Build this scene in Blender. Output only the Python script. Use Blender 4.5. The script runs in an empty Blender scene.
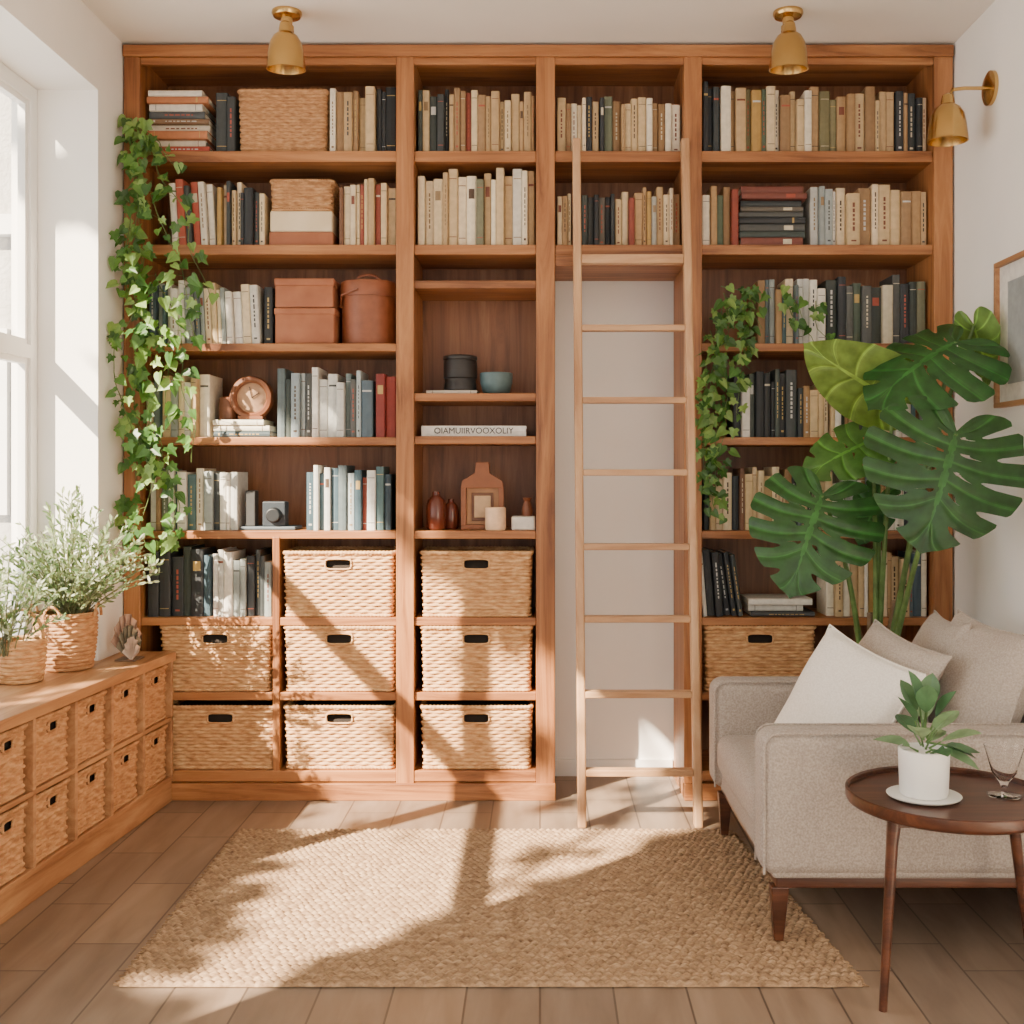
import bpy, bmesh, math, random
from mathutils import Vector, Matrix, noise
R = random.Random(7)
D = bpy.data
SC = bpy.context.scene

# ---------------------------------------------------------------- helpers
def lin(c):
    o = []
    for v in c[:3]:
        v /= 255.0
        o.append(v/12.92 if v <= .04045 else ((v+.055)/1.055)**2.4)
    return (o[0], o[1], o[2], 1.0)

def link(o):
    SC.collection.objects.link(o); return o

def empty(name, loc=(0, 0, 0)):
    o = D.objects.new(name, None); o.location = loc; o.empty_display_size = .1
    return link(o)

class MB:
    def __init__(s): s.v = []; s.f = []; s.c = []; s.m = []
    def add(s, vs, fs, col=(200, 200, 200), mi=0, M=None):
        n = len(s.v)
        if M is not None: vs = [M @ Vector(p) for p in vs]
        s.v += [tuple(p) for p in vs]
        for f in fs:
            s.f.append([i+n for i in f]); s.c.append(col); s.m.append(mi)
    def box(s, x0, x1, y0, y1, z0, z1, col=(200, 200, 200), mi=0, M=None):
        s.add([(x0,y0,z0),(x1,y0,z0),(x1,y1,z0),(x0,y1,z0),(x0,y0,z1),(x1,y0,z1),(x1,y1,z1),(x0,y1,z1)],
              [(3,2,1,0),(4,5,6,7),(0,1,5,4),(1,2,6,5),(2,3,7,6),(3,0,4,7)], col, mi, M)
    def prism(s, pts, z0, z1, col=(200,200,200), mi=0, M=None):
        n = len(pts)
        vs = [(p[0],p[1],z0) for p in pts]+[(p[0],p[1],z1) for p in pts]
        fs = [list(range(n))[::-1], list(range(n, 2*n))]
        fs += [(i,(i+1)%n,n+(i+1)%n,n+i) for i in range(n)]
        s.add(vs, fs, col, mi, M)
    def lathe(s, prof, M=None, seg=32, col=(200,200,200), mi=0):
        vs = []; fs = []
        for r, z in prof:
            for k in range(seg):
                a = 2*math.pi*k/seg; vs.append((r*math.cos(a), r*math.sin(a), z))
        for i in range(len(prof)-1):
            for k in range(seg):
                k2 = (k+1) % seg
                fs.append((i*seg+k, i*seg+k2, (i+1)*seg+k2, (i+1)*seg+k))
        s.add(vs, fs, col, mi, M)
    def tube(s, pts, r0, r1=None, seg=6, col=(200,200,200), mi=0):
        if r1 is None: r1 = r0
        pts = [Vector(p) for p in pts]; vs = []; fs = []; n = len(pts)
        for i, p in enumerate(pts):
            t = (pts[min(i+1, n-1)]-pts[max(i-1, 0)]).normalized()
            a = t.cross(Vector((.31, .2, .93)))
            if a.length < .1: a = t.cross(Vector((1, 0, 0)))
            a.normalize(); b = t.cross(a); r = r0+(r1-r0)*i/(n-1)
            for k in range(seg):
                an = 2*math.pi*k/seg
                vs.append(p+a*r*math.cos(an)+b*r*math.sin(an))
        for i in range(n-1):
            for k in range(seg):
                k2 = (k+1) % seg
                fs.append((i*seg+k, i*seg+k2, (i+1)*seg+k2, (i+1)*seg+k))
        fs.append(list(range(seg))[::-1]); fs.append([(n-1)*seg+k for k in range(seg)])
        s.add(vs, fs, col, mi)
    def leaf(s, base, d, nrm, size, pts, fold=.1, col=(60,110,50), mi=0, wid=1.0, curl=0.0):
        d = Vector(d).normalized(); nrm = Vector(nrm)
        nrm = (nrm-d*nrm.dot(d)).normalized(); sd = d.cross(nrm)
        base = Vector(base)
        L = [base+(d*p[1]+sd*p[0]*wid+nrm*(abs(p[0])*fold-curl*p[1]*p[1]))*size for p in pts]
        Rr = [base+(d*p[1]-sd*p[0]*wid+nrm*(abs(p[0])*fold-curl*p[1]*p[1]))*size for p in pts]
        n = len(pts)
        # pts[0], pts[-1] on the midrib
        s.add(L, [list(range(n))], col, mi); s.add(Rr, [list(range(n))[::-1]], col, mi)
    def done(s, name, mats, parent=None, smooth=False, bevel=0, loc=None, merge=False):
        me = D.meshes.new(name); me.from_pydata(s.v, [], s.f)
        if not isinstance(mats, (list, tuple)): mats = [mats]
        for m in mats: me.materials.append(m)
        me.polygons.foreach_set('material_index', s.m)
        ca = me.color_attributes.new('Col', 'FLOAT_COLOR', 'CORNER')
        buf = []
        cache = {}
        for p, c in zip(me.polygons, s.c):
            if c not in cache: cache[c] = lin(c)
            buf += list(cache[c])*p.loop_total
        ca.data.foreach_set('color', buf)
        if smooth:
            me.polygons.foreach_set('use_smooth', [True]*len(me.polygons))
            me.set_sharp_from_angle(angle=math.radians(40))
        me.validate(); me.update()
        o = D.objects.new(name, me); link(o)
        if parent: o.parent = parent
        if loc: o.location = loc
        if bevel:
            b = o.modifiers.new('b', 'BEVEL'); b.width = bevel; b.segments = 2; b.limit_method = 'ANGLE'
        return o

def rbox(name, x0, x1, y0, y1, z0, z1, r, mat, parent=None, seg=5, puff=0.0):
    bm = bmesh.new(); bmesh.ops.create_cube(bm, size=1)
    for v in bm.verts:
        v.co = Vector(((x0+x1)/2+v.co.x*(x1-x0), (y0+y1)/2+v.co.y*(y1-y0), (z0+z1)/2+v.co.z*(z1-z0)))
    bmesh.ops.bevel(bm, geom=bm.edges[:], offset=r, segments=seg, profile=.5, affect='EDGES')
    if puff:
        big = [f for f in bm.faces if f.calc_area() > 4*r*r]
        bmesh.ops.subdivide_edges(bm, edges=list({e for f in big for e in f.edges if e.calc_length() > 3*r}), cuts=6, use_grid_fill=True)
        cx, cy, cz = (x0+x1)/2, (y0+y1)/2, (z0+z1)/2
        for v in bm.verts:
            a = (v.co.x-cx)/(x1-x0)*2; b = (v.co.y-cy)/(y1-y0)*2; c = (v.co.z-cz)/(z1-z0)*2
            if c > .5: v.co.z += puff*max(0, 1-a*a)*max(0, 1-b*b)
            if a < -.8: v.co.x -= .4*puff*max(0, 1-c*c)*max(0, 1-b*b)
            v.co += Vector(noise.noise_vector(v.co*7))*puff*.12
    me = D.meshes.new(name); bm.to_mesh(me); bm.free()
    me.polygons.foreach_set('use_smooth', [True]*len(me.polygons))
    me.materials.append(mat); o = D.objects.new(name, me); link(o)
    if parent: o.parent = parent
    return o

# ---------------------------------------------------------------- materials
def newmat(name, rough=.6, **kw):
    m = D.materials.new(name); m.use_nodes = True
    b = m.node_tree.nodes['Principled BSDF']; b.inputs['Roughness'].default_value = rough
    for k, v in kw.items(): b.inputs[k.replace('_', ' ')].default_value = v
    return m, m.node_tree, b
def N(nt, t, **kw):
    n = nt.nodes.new(t)
    for k, v in kw.items():
        if k in n.inputs: n.inputs[k].default_value = v
        else: setattr(n, k, v)
    return n
def coords(nt, scale=(1,1,1), kind='Object', rot=(0,0,0)):
    t = N(nt, 'ShaderNodeTexCoord'); mp = N(nt, 'ShaderNodeMapping')
    mp.inputs['Scale'].default_value = scale; mp.inputs['Rotation'].default_value = rot
    nt.links.new(t.outputs[kind], mp.inputs['Vector']); return mp.outputs['Vector']
def ramp(nt, fac, stops):
    r = N(nt, 'ShaderNodeValToRGB'); e = r.color_ramp.elements
    while len(e) < len(stops): e.new(.5)
    for el, (p, c) in zip(e, stops): el.position = p; el.color = lin(c)
    nt.links.new(fac, r.inputs['Fac']); return r.outputs['Color']
def bump(nt, h, b, strength=.2, dist=.01):
    n = N(nt, 'ShaderNodeBump', Strength=strength, Distance=dist)
    nt.links.new(h, n.inputs['Height']); nt.links.new(n.outputs['Normal'], b.inputs['Normal'])
def mul(nt, a, b_, fac=1.0, mode='MULTIPLY'):
    n = N(nt, 'ShaderNodeMix', data_type='RGBA', blend_type=mode)
    n.inputs[0].default_value = fac
    nt.links.new(a, n.inputs[6]); nt.links.new(b_, n.inputs[7]); return n.outputs[2]

def wood(name, dark, mid, light, axis='z', rough=.45, s=1.0):
    m, nt, b = newmat(name, rough)
    sc = {'x': (1.0, 16, 16), 'y': (16, 1.0, 16), 'z': (16, 16, 1.0)}[axis]
    n = N(nt, 'ShaderNodeTexNoise', Scale=s, Detail=8.0, Roughness=.68, Distortion=1.1)
    nt.links.new(coords(nt, sc), n.inputs['Vector'])
    c = ramp(nt, n.outputs['Fac'], [(.34, dark), (.5, mid), (.64, light)])
    n2 = N(nt, 'ShaderNodeTexNoise', Scale=1.7, Detail=2.0)
    nt.links.new(coords(nt), n2.inputs['Vector'])
    c2 = ramp(nt, n2.outputs['Fac'], [(.3, (222, 210, 204)), (.7, (255, 255, 255))])
    nt.links.new(mul(nt, c, c2), b.inputs['Base Color'])
    bump(nt, n.outputs['Fac'], b, .08, .002); return m

def mottled(name, a, c, scale=8, rough=.7, bs=.1, bd=.003, bscale=None, **kw):
    m, nt, b = newmat(name, rough, **kw)
    n = N(nt, 'ShaderNodeTexNoise', Scale=float(scale), Detail=5.0)
    nt.links.new(coords(nt), n.inputs['Vector'])
    nt.links.new(ramp(nt, n.outputs['Fac'], [(.3, a), (.7, c)]), b.inputs['Base Color'])
    n2 = N(nt, 'ShaderNodeTexNoise', Scale=float(bscale or scale*4), Detail=3.0)
    nt.links.new(coords(nt), n2.inputs['Vector']); bump(nt, n2.outputs['Fac'], b, bs, bd); return m

def vcol(name, rough=.6, amt=.12, scale=60, **kw):
    m, nt, b = newmat(name, rough, **kw)
    a = N(nt, 'ShaderNodeAttribute', attribute_name='Col')
    n = N(nt, 'ShaderNodeTexNoise', Scale=float(scale), Detail=3.0)
    nt.links.new(coords(nt), n.inputs['Vector'])
    v = int(255*(1-amt))
    c2 = ramp(nt, n.outputs['Fac'], [(.3, (v, v, v)), (.7, (255, 255, 255))])
    nt.links.new(mul(nt, a.outputs['Color'], c2), b.inputs['Base Color']); return m

def fabric(name, a, c, wscale=260):
    m, nt, b = newmat(name, .95)
    b.inputs['Sheen Weight'].default_value = .05
    n = N(nt, 'ShaderNodeTexNoise', Scale=170.0, Detail=6.0)
    nt.links.new(coords(nt), n.inputs['Vector'])
    nt.links.new(ramp(nt, n.outputs['Fac'], [(.35, a), (.65, c)]), b.inputs['Base Color'])
    w = N(nt, 'ShaderNodeTexNoise', Scale=float(wscale), Detail=2.0)
    nt.links.new(coords(nt), w.inputs['Vector']); bump(nt, w.outputs['Fac'], b, .35, .003); return m

WD = ((120, 72, 38), (170, 114, 67), (190, 134, 84))
wood_v = wood('honey_wood_vertical', *WD, axis='z')
wood_h = wood('honey_wood_horizontal', *WD, axis='x')
wood_y = wood('honey_wood_lengthwise', (150, 104, 68), (180, 134, 92), (196, 154, 112), axis='y')
wood_back_shade = wood('honey_wood_back_shaded', (110, 68, 40), (142, 94, 60), (160, 112, 76), axis='z')  # same wood, colour darkened for the shadow at the back of the case
wood_lad = wood('ladder_beech', (176, 130, 90), (200, 158, 116), (212, 174, 134), axis='z')
wood_ladh = wood('rung_beech', (176, 130, 90), (200, 158, 116), (212, 174, 134), axis='x')
walnut = wood('walnut', (54, 30, 20), (80, 46, 31), (104, 63, 42), axis='x', rough=.3)
plaster = mottled('wall_plaster', (242, 239, 234), (247, 244, 239), 3, .9, .05, .002, 90)
ceilm = mottled('ceiling_paint', (232, 226, 217), (238, 232, 223), 2, .9, .03, .002, 60)
whitep = mottled('white_paint', (234, 232, 228), (241, 239, 235), 4, .5, .02, .001, 40)
bookm = vcol('book_covers', .6, .08, 45)
objm = vcol('painted_objects', .5, .1, 30)
brass = mottled('aged_brass', (190, 154, 94), (206, 172, 112), 6, .24, .02, .001, 50, Metallic=1.0)
sofam = fabric('sofa_linen', (150, 139, 130), (178, 167, 157))
pillm = fabric('pillow_cotton', (224, 218, 209), (238, 233, 225), 120)
pillm2 = fabric('pillow_linen', (158, 147, 136), (180, 169, 158))
ceram = mottled('white_ceramic', (230, 229, 225), (238, 237, 233), 3, .35, .02, .001, 30)
leather = mottled('tan_leather', (122, 68, 42), (148, 86, 56), 20, .5, .15, .002, 200)

def foliage_translucent(name):
    m = vcol(name, .38, .22, 20); nt = m.node_tree; b = nt.nodes['Principled BSDF']
    out = nt.nodes['Material Output']; tr = N(nt, 'ShaderNodeBsdfTranslucent')
    src = b.inputs['Base Color'].links[0].from_socket
    g = N(nt, 'ShaderNodeHueSaturation', Saturation=1.1, Value=1.5); nt.links.new(src, g.inputs['Color'])
    nt.links.new(g.outputs['Color'], tr.inputs['Color'])
    mx = N(nt, 'ShaderNodeMixShader'); mx.inputs[0].default_value = .35
    nt.links.new(b.outputs[0], mx.inputs[1]); nt.links.new(tr.outputs[0], mx.inputs[2])
    nt.links.new(mx.outputs[0], out.inputs['Surface']); return m
leafm = foliage_translucent('foliage')

def wicker_mat(name, a, c, d):
    m, nt, b = newmat(name, .75)
    n = N(nt, 'ShaderNodeTexNoise', Scale=1.0, Detail=4.0)
    nt.links.new(coords(nt, (30, 30, 90)), n.inputs['Vector'])
    nt.links.new(ramp(nt, n.outputs['Fac'], [(.28, a), (.5, c), (.72, d)]), b.inputs['Base Color'])
    return m
wicker = wicker_mat('wicker', (166, 118, 74), (200, 154, 106), (222, 182, 134))
wickerd = wicker_mat('wicker_dark', (152, 106, 66), (184, 136, 92), (206, 162, 116))
hollow_shade = mottled('dark_liner', (30, 24, 20), (40, 32, 26), 20, .95)  # near-black colour standing in for the shade inside baskets

# ---------------------------------------------------------------- room shell
XL, XR, ZC, YB, YF = -1.672, 1.66, 3.03, .37, -5.2
XW = -1.90
def simplebox(name, dims, mat, parent=None, bevel=0):
    mb = MB(); mb.box(*dims); return mb.done(name, mat, parent, bevel=bevel)
fl, nt, b = newmat('floor_planks', .42)
t = N(nt, 'ShaderNodeTexCoord'); sp = N(nt, 'ShaderNodeSeparateXYZ'); cb = N(nt, 'ShaderNodeCombineXYZ')
nt.links.new(t.outputs['Object'], sp.inputs[0]); nt.links.new(sp.outputs['Y'], cb.inputs['X']); nt.links.new(sp.outputs['X'], cb.inputs['Y'])
br = N(nt, 'ShaderNodeTexBrick', Scale=1.0); br.offset = .37
br.inputs['Brick Width'].default_value = .46; br.inputs['Row Height'].default_value = .185
br.inputs['Mortar Size'].default_value = .0032; br.inputs['Mortar Smooth'].default_value = .3
br.inputs['Color1'].default_value = lin((152, 130, 110)); br.inputs['Color2'].default_value = lin((132, 115, 100))
br.inputs['Mortar'].default_value = lin((92, 77, 66))
nt.links.new(cb.outputs[0], br.inputs['Vector'])
n = N(nt, 'ShaderNodeTexNoise', Scale=1.0, Detail=6.0, Distortion=.5); nt.links.new(coords(nt, (14, 2.5, 1)), n.inputs['Vector'])
c = mul(nt, br.outputs['Color'], ramp(nt, n.outputs['Fac'], [(.3, (210, 206, 202)), (.7, (255, 255, 255))]))
nt.links.new(c, b.inputs['Base Color']); bump(nt, br.outputs['Fac'], b, -.4, .003)
simplebox('floor', (-2.2, XR+.1, YF, YB+.1, -.1, 0), fl)
simplebox('ceiling', (-2.2, XR+.1, YF, YB+.1, ZC, ZC+.1), ceilm)
simplebox('wall_back', (-2.0, XR+.1, YB, YB+.1, 0, ZC), plaster)
simplebox('wall_right', (XR, XR+.1, YF, YB, 0, ZC), plaster)
WY0, WY1, WZ0, WZ1 = -.244, -3.0, .60, 2.757
simplebox('wall_left', (-2.0, XL, WY0, YB, 0, ZC), plaster)
simplebox('wall_left', (-2.0, XL, YF, WY1, 0, ZC), plaster)
simplebox('wall_left', (-2.0, XL, WY1, WY0, WZ1, ZC), plaster)
simplebox('wall_left', (-2.0, XW, WY1, WY0, 0, WZ0-.002), plaster)
simplebox('baseboard_back', (.065, .572, YB-.014, YB, 0, .07), whitep)
simplebox('baseboard_right', (XR-.014, XR, YF, -.02, 0, .08), whitep)

# window
win = empty('window_1', (XW, -2.2, 1.7))
wp = MB()
def wb(y0, y1, z0, z1, x0=XW-.05, x1=XW): wp.box(x0-XW, x1-XW, y0+2.2, y1+2.2, z0-1.7, z1-1.7)
yv = [-.246, -1.62, -2.94]
for y in yv: wb(y-.055, y, WZ0+.002, WZ1-.002)
for a, c_ in ((yv[1], yv[0]-.055), (yv[2], yv[1]-.055)):
    wb(a, c_, WZ0+.002, .66); wb(a, c_, 2.70, WZ1-.002); wb(a, c_, 1.735, 1.785)
    for z0, z1 in ((.66, 1.735), (1.785, 2.70)):
        wb(a, a+.022, z0, z1, XW-.04, XW-.012); wb(c_-.022, c_, z0, z1, XW-.04, XW-.012)
        wb(a+.022, c_-.022, z0, z0+.022, XW-.04, XW-.012); wb(a+.022, c_-.022, z1-.022, z1, XW-.04, XW-.012)
wp.done('window_frame', whitep, win)
g = D.materials.new('pane_glass'); g.use_nodes = True; nt = g.node_tree; nt.nodes.remove(nt.nodes['Principled BSDF'])
tr = N(nt, 'ShaderNodeBsdfTransparent'); gl = N(nt, 'ShaderNodeBsdfGlossy', Roughness=.02); mx = N(nt, 'ShaderNodeMixShader'); mx.inputs[0].default_value = .06
nt.links.new(tr.outputs[0], mx.inputs[1]); nt.links.new(gl.outputs[0], mx.inputs[2]); nt.links.new(mx.outputs[0], nt.nodes['Material Output'].inputs[0])
mb = MB()
for a, c_ in ((yv[1], yv[0]-.055), (yv[2], yv[1]-.055)):
    for z0, z1 in ((.66, 1.735), (1.785, 2.70)): mb.box(-.027, -.023, a+2.2+.02, c_+2.2-.02, z0+.02-1.7, z1-.02-1.7)
mb.done('pane', g, win)
# neighbouring house seen through the glass
hs = empty('neighbour_house', (-5, 4, 0))
stucco = mottled('stucco', (176, 172, 166), (196, 193, 188), 5, .95, .5, .02, 30)
mb = MB(); mb.box(-4, 2.6, 0, .4, -1, 7); mb.done('stucco_facade', stucco, hs)
mb = MB(); mb.box(-3, -2, -.06, 0, 1, 2.4); mb.box(0, 1, -.06, 0, 1, 2.4); mb.box(-4, 2.6, -.1, 0, 3.1, 3.25); mb.done('facade_trim', whitep, hs)

# ---------------------------------------------------------------- bookcase  (elevation drawing: 250 units per metre)
def bx(p): return (p-540)/250.0
def bz(p): return 1.3-(p-475)/250.0
case = empty('bookcase', (0, 0, 0))
FD = .35
mv = MB()
for a, c_, top in ((123.5, 140, 45), (396, 414, 45), (536, 555, 45), (684, 702, 45), (934, 953, 45)):
    mv.box(bx(a), bx(c_), 0, FD, 0, bz(46))
mv.box(bx(272), bx(279), .008, FD, bz(785), bz(537))
mv.done('stiles', wood_v, case, bevel=.003)
mh = MB()
mh.box(bx(123.5)-.0, bx(953)+.0, -.012, FD, bz(57), bz(45.5))
TH = 8
def shelf(a, c_, py, th=TH, y0=.012): mh.box(bx(a), bx(c_), y0, FD, bz(py+th), bz(py))
for a, c_ in ((140, 396), (414, 536), (555, 684), (702, 934)):
    mh.box(bx(a), bx(c_), .004, .03, bz(64), bz(57))
    shelf(a, c_, 150, 11); shelf(a, c_, 244, 10)
for py in (343, 437, 531): shelf(140, 396, py); shelf(702, 934, py)
for py in (280, 393, 436, 531): shelf(414, 536, py)
for a, c_ in ((140, 272), (279, 396), (414, 536)):
    for py in (618, 693): shelf(a, c_, py)
for py in (618, 693): shelf(702, 934, py)
for a, c_ in ((140, 396), (414, 536), (702, 934)):
    mh.box(bx(a), bx(c_), .004, FD, bz(782), bz(771))
mh.box(bx(555), bx(684), .004, FD, bz(266), bz(254))
mh.box(bx(123.5), bx(555.5), -.012, .02, 0.0, bz(783)); mh.box(bx(684), bx(953), -.012, .02, 0.0, bz(783))
mh.done('shelves', wood_h, case, bevel=.003)
mb = MB()
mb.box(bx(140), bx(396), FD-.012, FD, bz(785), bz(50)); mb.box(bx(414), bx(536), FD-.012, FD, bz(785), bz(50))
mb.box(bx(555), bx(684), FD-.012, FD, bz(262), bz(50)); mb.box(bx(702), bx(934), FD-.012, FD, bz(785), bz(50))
mb.done('back_panels', wood_back_shade, case)

# ---------------------------------------------------------------- books
BE = [(206,180,138),(188,158,116),(226,206,172),(178,144,102),(150,118,82),(202,176,134),(218,196,158),(168,134,94),(232,222,200)]
DK = [(44,48,52),(56,62,64),(34,38,42),(60,70,66),(52,60,56),(78,80,78),(96,90,80)]
GW = [(224,220,210),(150,158,156),(98,112,116),(196,196,190),(76,104,108),(228,222,210),(122,136,136),(234,230,222)]
BL = [(66,90,102),(96,116,126),(140,154,160),(206,206,200),(54,74,86),(168,180,182),(226,224,218)]
RD = [(158,76,56),(180,98,70)]
ACC = [(146,70,54),(88,104,84),(76,94,106),(178,142,80),(112,76,54),(110,118,98),(110,66,56),(120,120,96),(228,222,208)]
def book(mb, w, h, d, col, M, rnd=R):
    p = [(0,.005),(.12*w,.0015),(.5*w,0),(.88*w,.0015),(w,.005)]
    t = min(.0022, w*.2)
    poly = p+[(w,d),(w-t,d),(w-t,.009),(t,.009),(t,d),(0,d)]
    mb.prism(poly, 0, h, col, 0, M)
    mb.box(t, w-t, .009, d-.004, .003, h-.003, (232,222,200), 0, M)
    lum = sum(col)/3
    if lum > 130: alt = rnd.choice([(80,60,44),(120,66,50),(70,70,70),(140,116,84)])
    else: alt = rnd.choice([(206,196,170),(190,160,96),(200,200,196),(170,80,60)])
    def band(z0, z1, x0=.1, x1=.9):
        e = -.0007
        mb.add([(x0*w,.0015*(1 if x0<.3 else .5)+e,z0),(.5*w,e,z0),(x1*w,.0015*(1 if x1>.7 else .5)+e,z0),
                (x0*w,.0015*(1 if x0<.3 else .5)+e,z1),(.5*w,e,z1),(x1*w,.0015*(1 if x1>.7 else .5)+e,z1)],
               [(0,1,4,3),(1,2,5,4)], alt, 0, M)
    k = rnd.random()
    if k < .3: band(h*.87, h*.88); band(h*.12, h*.13)
    elif k < .38: band(h*.68, h*.82, .2, .8)
    elif k < .72:
        z = h*.28
        while z < h*.8:
            l = rnd.uniform(.006, .02); band(z, z+l, .40, .58); z += l+.006
        if rnd.random() < .5: band(h*.08, h*.11, .3, .7)
    elif k < .8: band(h*.8, h*.83)
def yset(): return R.uniform(.03, .07)
def books(a, c_, py, hmin, hmax, pal, wr=(3.8, 9), lean=0, mb=None):
    own = mb is None
    if own: mb = MB()
    x = bx(a)+.002; xe = bx(c_)-.002; z = bz(py)+.0008
    while x < xe-.008:
        w = R.uniform(*wr)/250; w = min(w, xe-x)
        if xe-(x+w) < .012: w = xe-x
        h = R.uniform(hmin-3, hmax+1)/250
        col = R.choice(pal if R.random() > .08 else ACC); j = R.randint(-8, 8); col = tuple(max(5, min(250, v+j)) for v in col)
        th = lean
        M = Matrix.Translation((x, yset(), z))
        if th:
            M = Matrix.Translation((x, yset(), z+(w*math.sin(th) if th > 0 else 0))) @ Matrix.Rotation(th, 4, 'Y')
        book(mb, w-.0008, h, R.uniform(.16, .21), col, M); x += w/ (math.cos(th))+(.0015 if th else 0)
    if own: mb.done('shelf_books', bookm)
def stack(a, c_, py, ptop, pal, th=(5, 9), mb=None):
    own = mb is None
    if own: mb = MB()
    z = bz(py)+.0008; ze = bz(ptop)
    while z < ze-.012:
        t = min(R.uniform(*th)/250, ze-z); 
        L = bx(c_)-bx(a)-R.uniform(0.01, .05); x = bx(a)+R.uniform(.002, .012); y = yset()
        M = Matrix(((0,0,1,x),(0,1,0,y),(1,0,0,z),(0,0,0,1)))
        book(mb, t-.0008, L, .19, R.choice(pal), M); z += t
    if own: mb.done('stacked_books', bookm)
def row(*segs):
    mb = MB()
    for s in segs:
        books(*s[:6], mb=mb, **(s[6] if len(s) > 6 else {}))
    mb.done('shelf_books', bookm)
# column 1
stack(143, 209, 150, 84, [(214,204,184),(164,66,48),(60,66,70),(200,180,140),(186,120,80),(80,86,90),(230,224,212),(130,100,74)], (5, 9))
row((211, 233, 150, 58, 62, DK[:3], dict(wr=(9, 13))))
row((327, 374, 150, 58, 66, BE), (374, 395, 150, 62, 70, DK[:3]))
row((168, 212, 244, 60, 70, [(230,222,206),(176,84,64),(60,66,64),(220,204,170),(236,230,216)], dict(lean=-.06)), (214, 262, 244, 55, 66, BE+DK[:2]))
row((337, 395, 244, 60, 68, BE[:3]+BE[5:7]))
row((145, 182, 343, 56, 64, GW), (183, 258, 343, 55, 64, BE[:3]+GW, dict(lean=-.05)), (260, 270, 343, 55, 60, DK))
row((141, 205, 437, 56, 64, BE+GW))
row((273, 372, 437, 58, 70, GW+BL+DK[3:6], dict(wr=(4.5, 10))), (374, 395, 437, 64, 68, [(136,54,48),(156,64,54)], dict(wr=(9, 11))))
row((145, 200, 531, 56, 64, GW+BE), (200, 235, 531, 58, 62, GW+DK[:2]))
row((303, 390, 531, 56, 66, BL+GW[1:5], dict(wr=(4.5, 9))))
row((144, 208, 618, 62, 70, DK[:4]+BL[:1], dict(wr=(8, 13))), (208, 270, 618, 58, 68, GW+DK[:3]+BE[:2]))
stack(208, 271, 437, 419, [(70,104,110),(220,214,196),(60,76,82)], (5, 7))
# column 2
row((416, 448, 150, 58, 66, DK+BE[:1]), (448, 535, 150, 56, 66, BE))
row((416, 535, 244, 70, 79, BE[:3]+BE[5:7]+[(236,222,192)], dict(wr=(5, 10))))
# column 3
row((557, 600, 150, 48, 56, BE+DK[:3]+GW[:1]), (600, 683, 150, 50, 58, BE+DK[:1]))
row((557, 572, 244, 50, 56, BE), (574, 616, 244, 50, 56, DK+BE[:1]), (616, 683, 244, 50, 60, BE+[(170,168,158)]))
# column 4
row((704, 722, 150, 68, 72, DK[:2]), (722, 900, 150, 56, 68, BE+BE+ACC[:2]+[(120,114,80)], dict(wr=(4.5, 11))), (900, 933, 150, 58, 66, BE+DK[:2]))
row((704, 741, 244, 54, 62, BE)); stack(741, 813, 244, 181, DK+[(226,220,208),(120,66,54)], (5, 9)); row((814, 840, 244, 58, 60, GW), (840, 933, 244, 55, 64, BE, dict(wr=(6, 13))))
row((760, 830, 343, 54, 66, BE+GW), (830, 932, 343, 58, 70, DK+[(80,94,80),(130,136,112),(196,186,160)], dict(wr=(7, 12))))
row((736, 800, 437, 58, 68, DK[:4]+[(228,224,216)]), (800, 832, 437, 50, 62, BE+DK[:2]), (833, 930, 437, 50, 66, DK+GW+BE))
row((706, 800, 531, 54, 64, BE+DK[:2]), (800, 930, 531, 50, 62, BE+DK[:3]+GW))
row((704, 726, 618, 60, 66, GW[:2]+DK[:2], dict(lean=-.08)), (727, 746, 618, 60, 64, DK[:2], dict(lean=-.14)), (830, 932, 618, 56, 66, BE+GW))
stack(750, 818, 618, 598, [(60,64,68),(226,222,212),(110,110,108)], (4, 7))

# ---------------------------------------------------------------- wicker baskets
def rrpath(w, d, r, n):
    hw, hd = w/2, d/2
    pts = []
    L = [(w-2*r), math.pi*r/2, (d-2*r), math.pi*r/2]*2
    tot = sum(L)
    c = [(-hw+r, -hd), None, (hw, -hd+r), None, (hw-r, hd), None, (-hw, hd-r), None]
    dr = [(1,0), None, (0,1), None, (-1,0), None, (0,-1), None]
    nn = [(0,-1), None, (1,0), None, (0,1), None, (-1,0), None]
    cc = {1: (hw-r, -hd+r, -90), 3: (hw-r, hd-r, 0), 5: (-hw+r, hd-r, 90), 7: (-hw+r, -hd+r, 180)}
    for i in range(n):
        s = tot*i/n; k = 0
        while s > L[k]: s -= L[k]; k += 1
        if k % 2 == 0:
            pts.append((c[k][0]+dr[k][0]*s, c[k][1]+dr[k][1]*s, nn[k][0], nn[k][1]))
        else:
            a = math.radians(cc[k][2])+s/r
            pts.append((cc[k][0]+r*math.cos(a), cc[k][1]+r*math.sin(a), math.cos(a), math.sin(a)))
    return pts, tot
BC = {}
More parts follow.
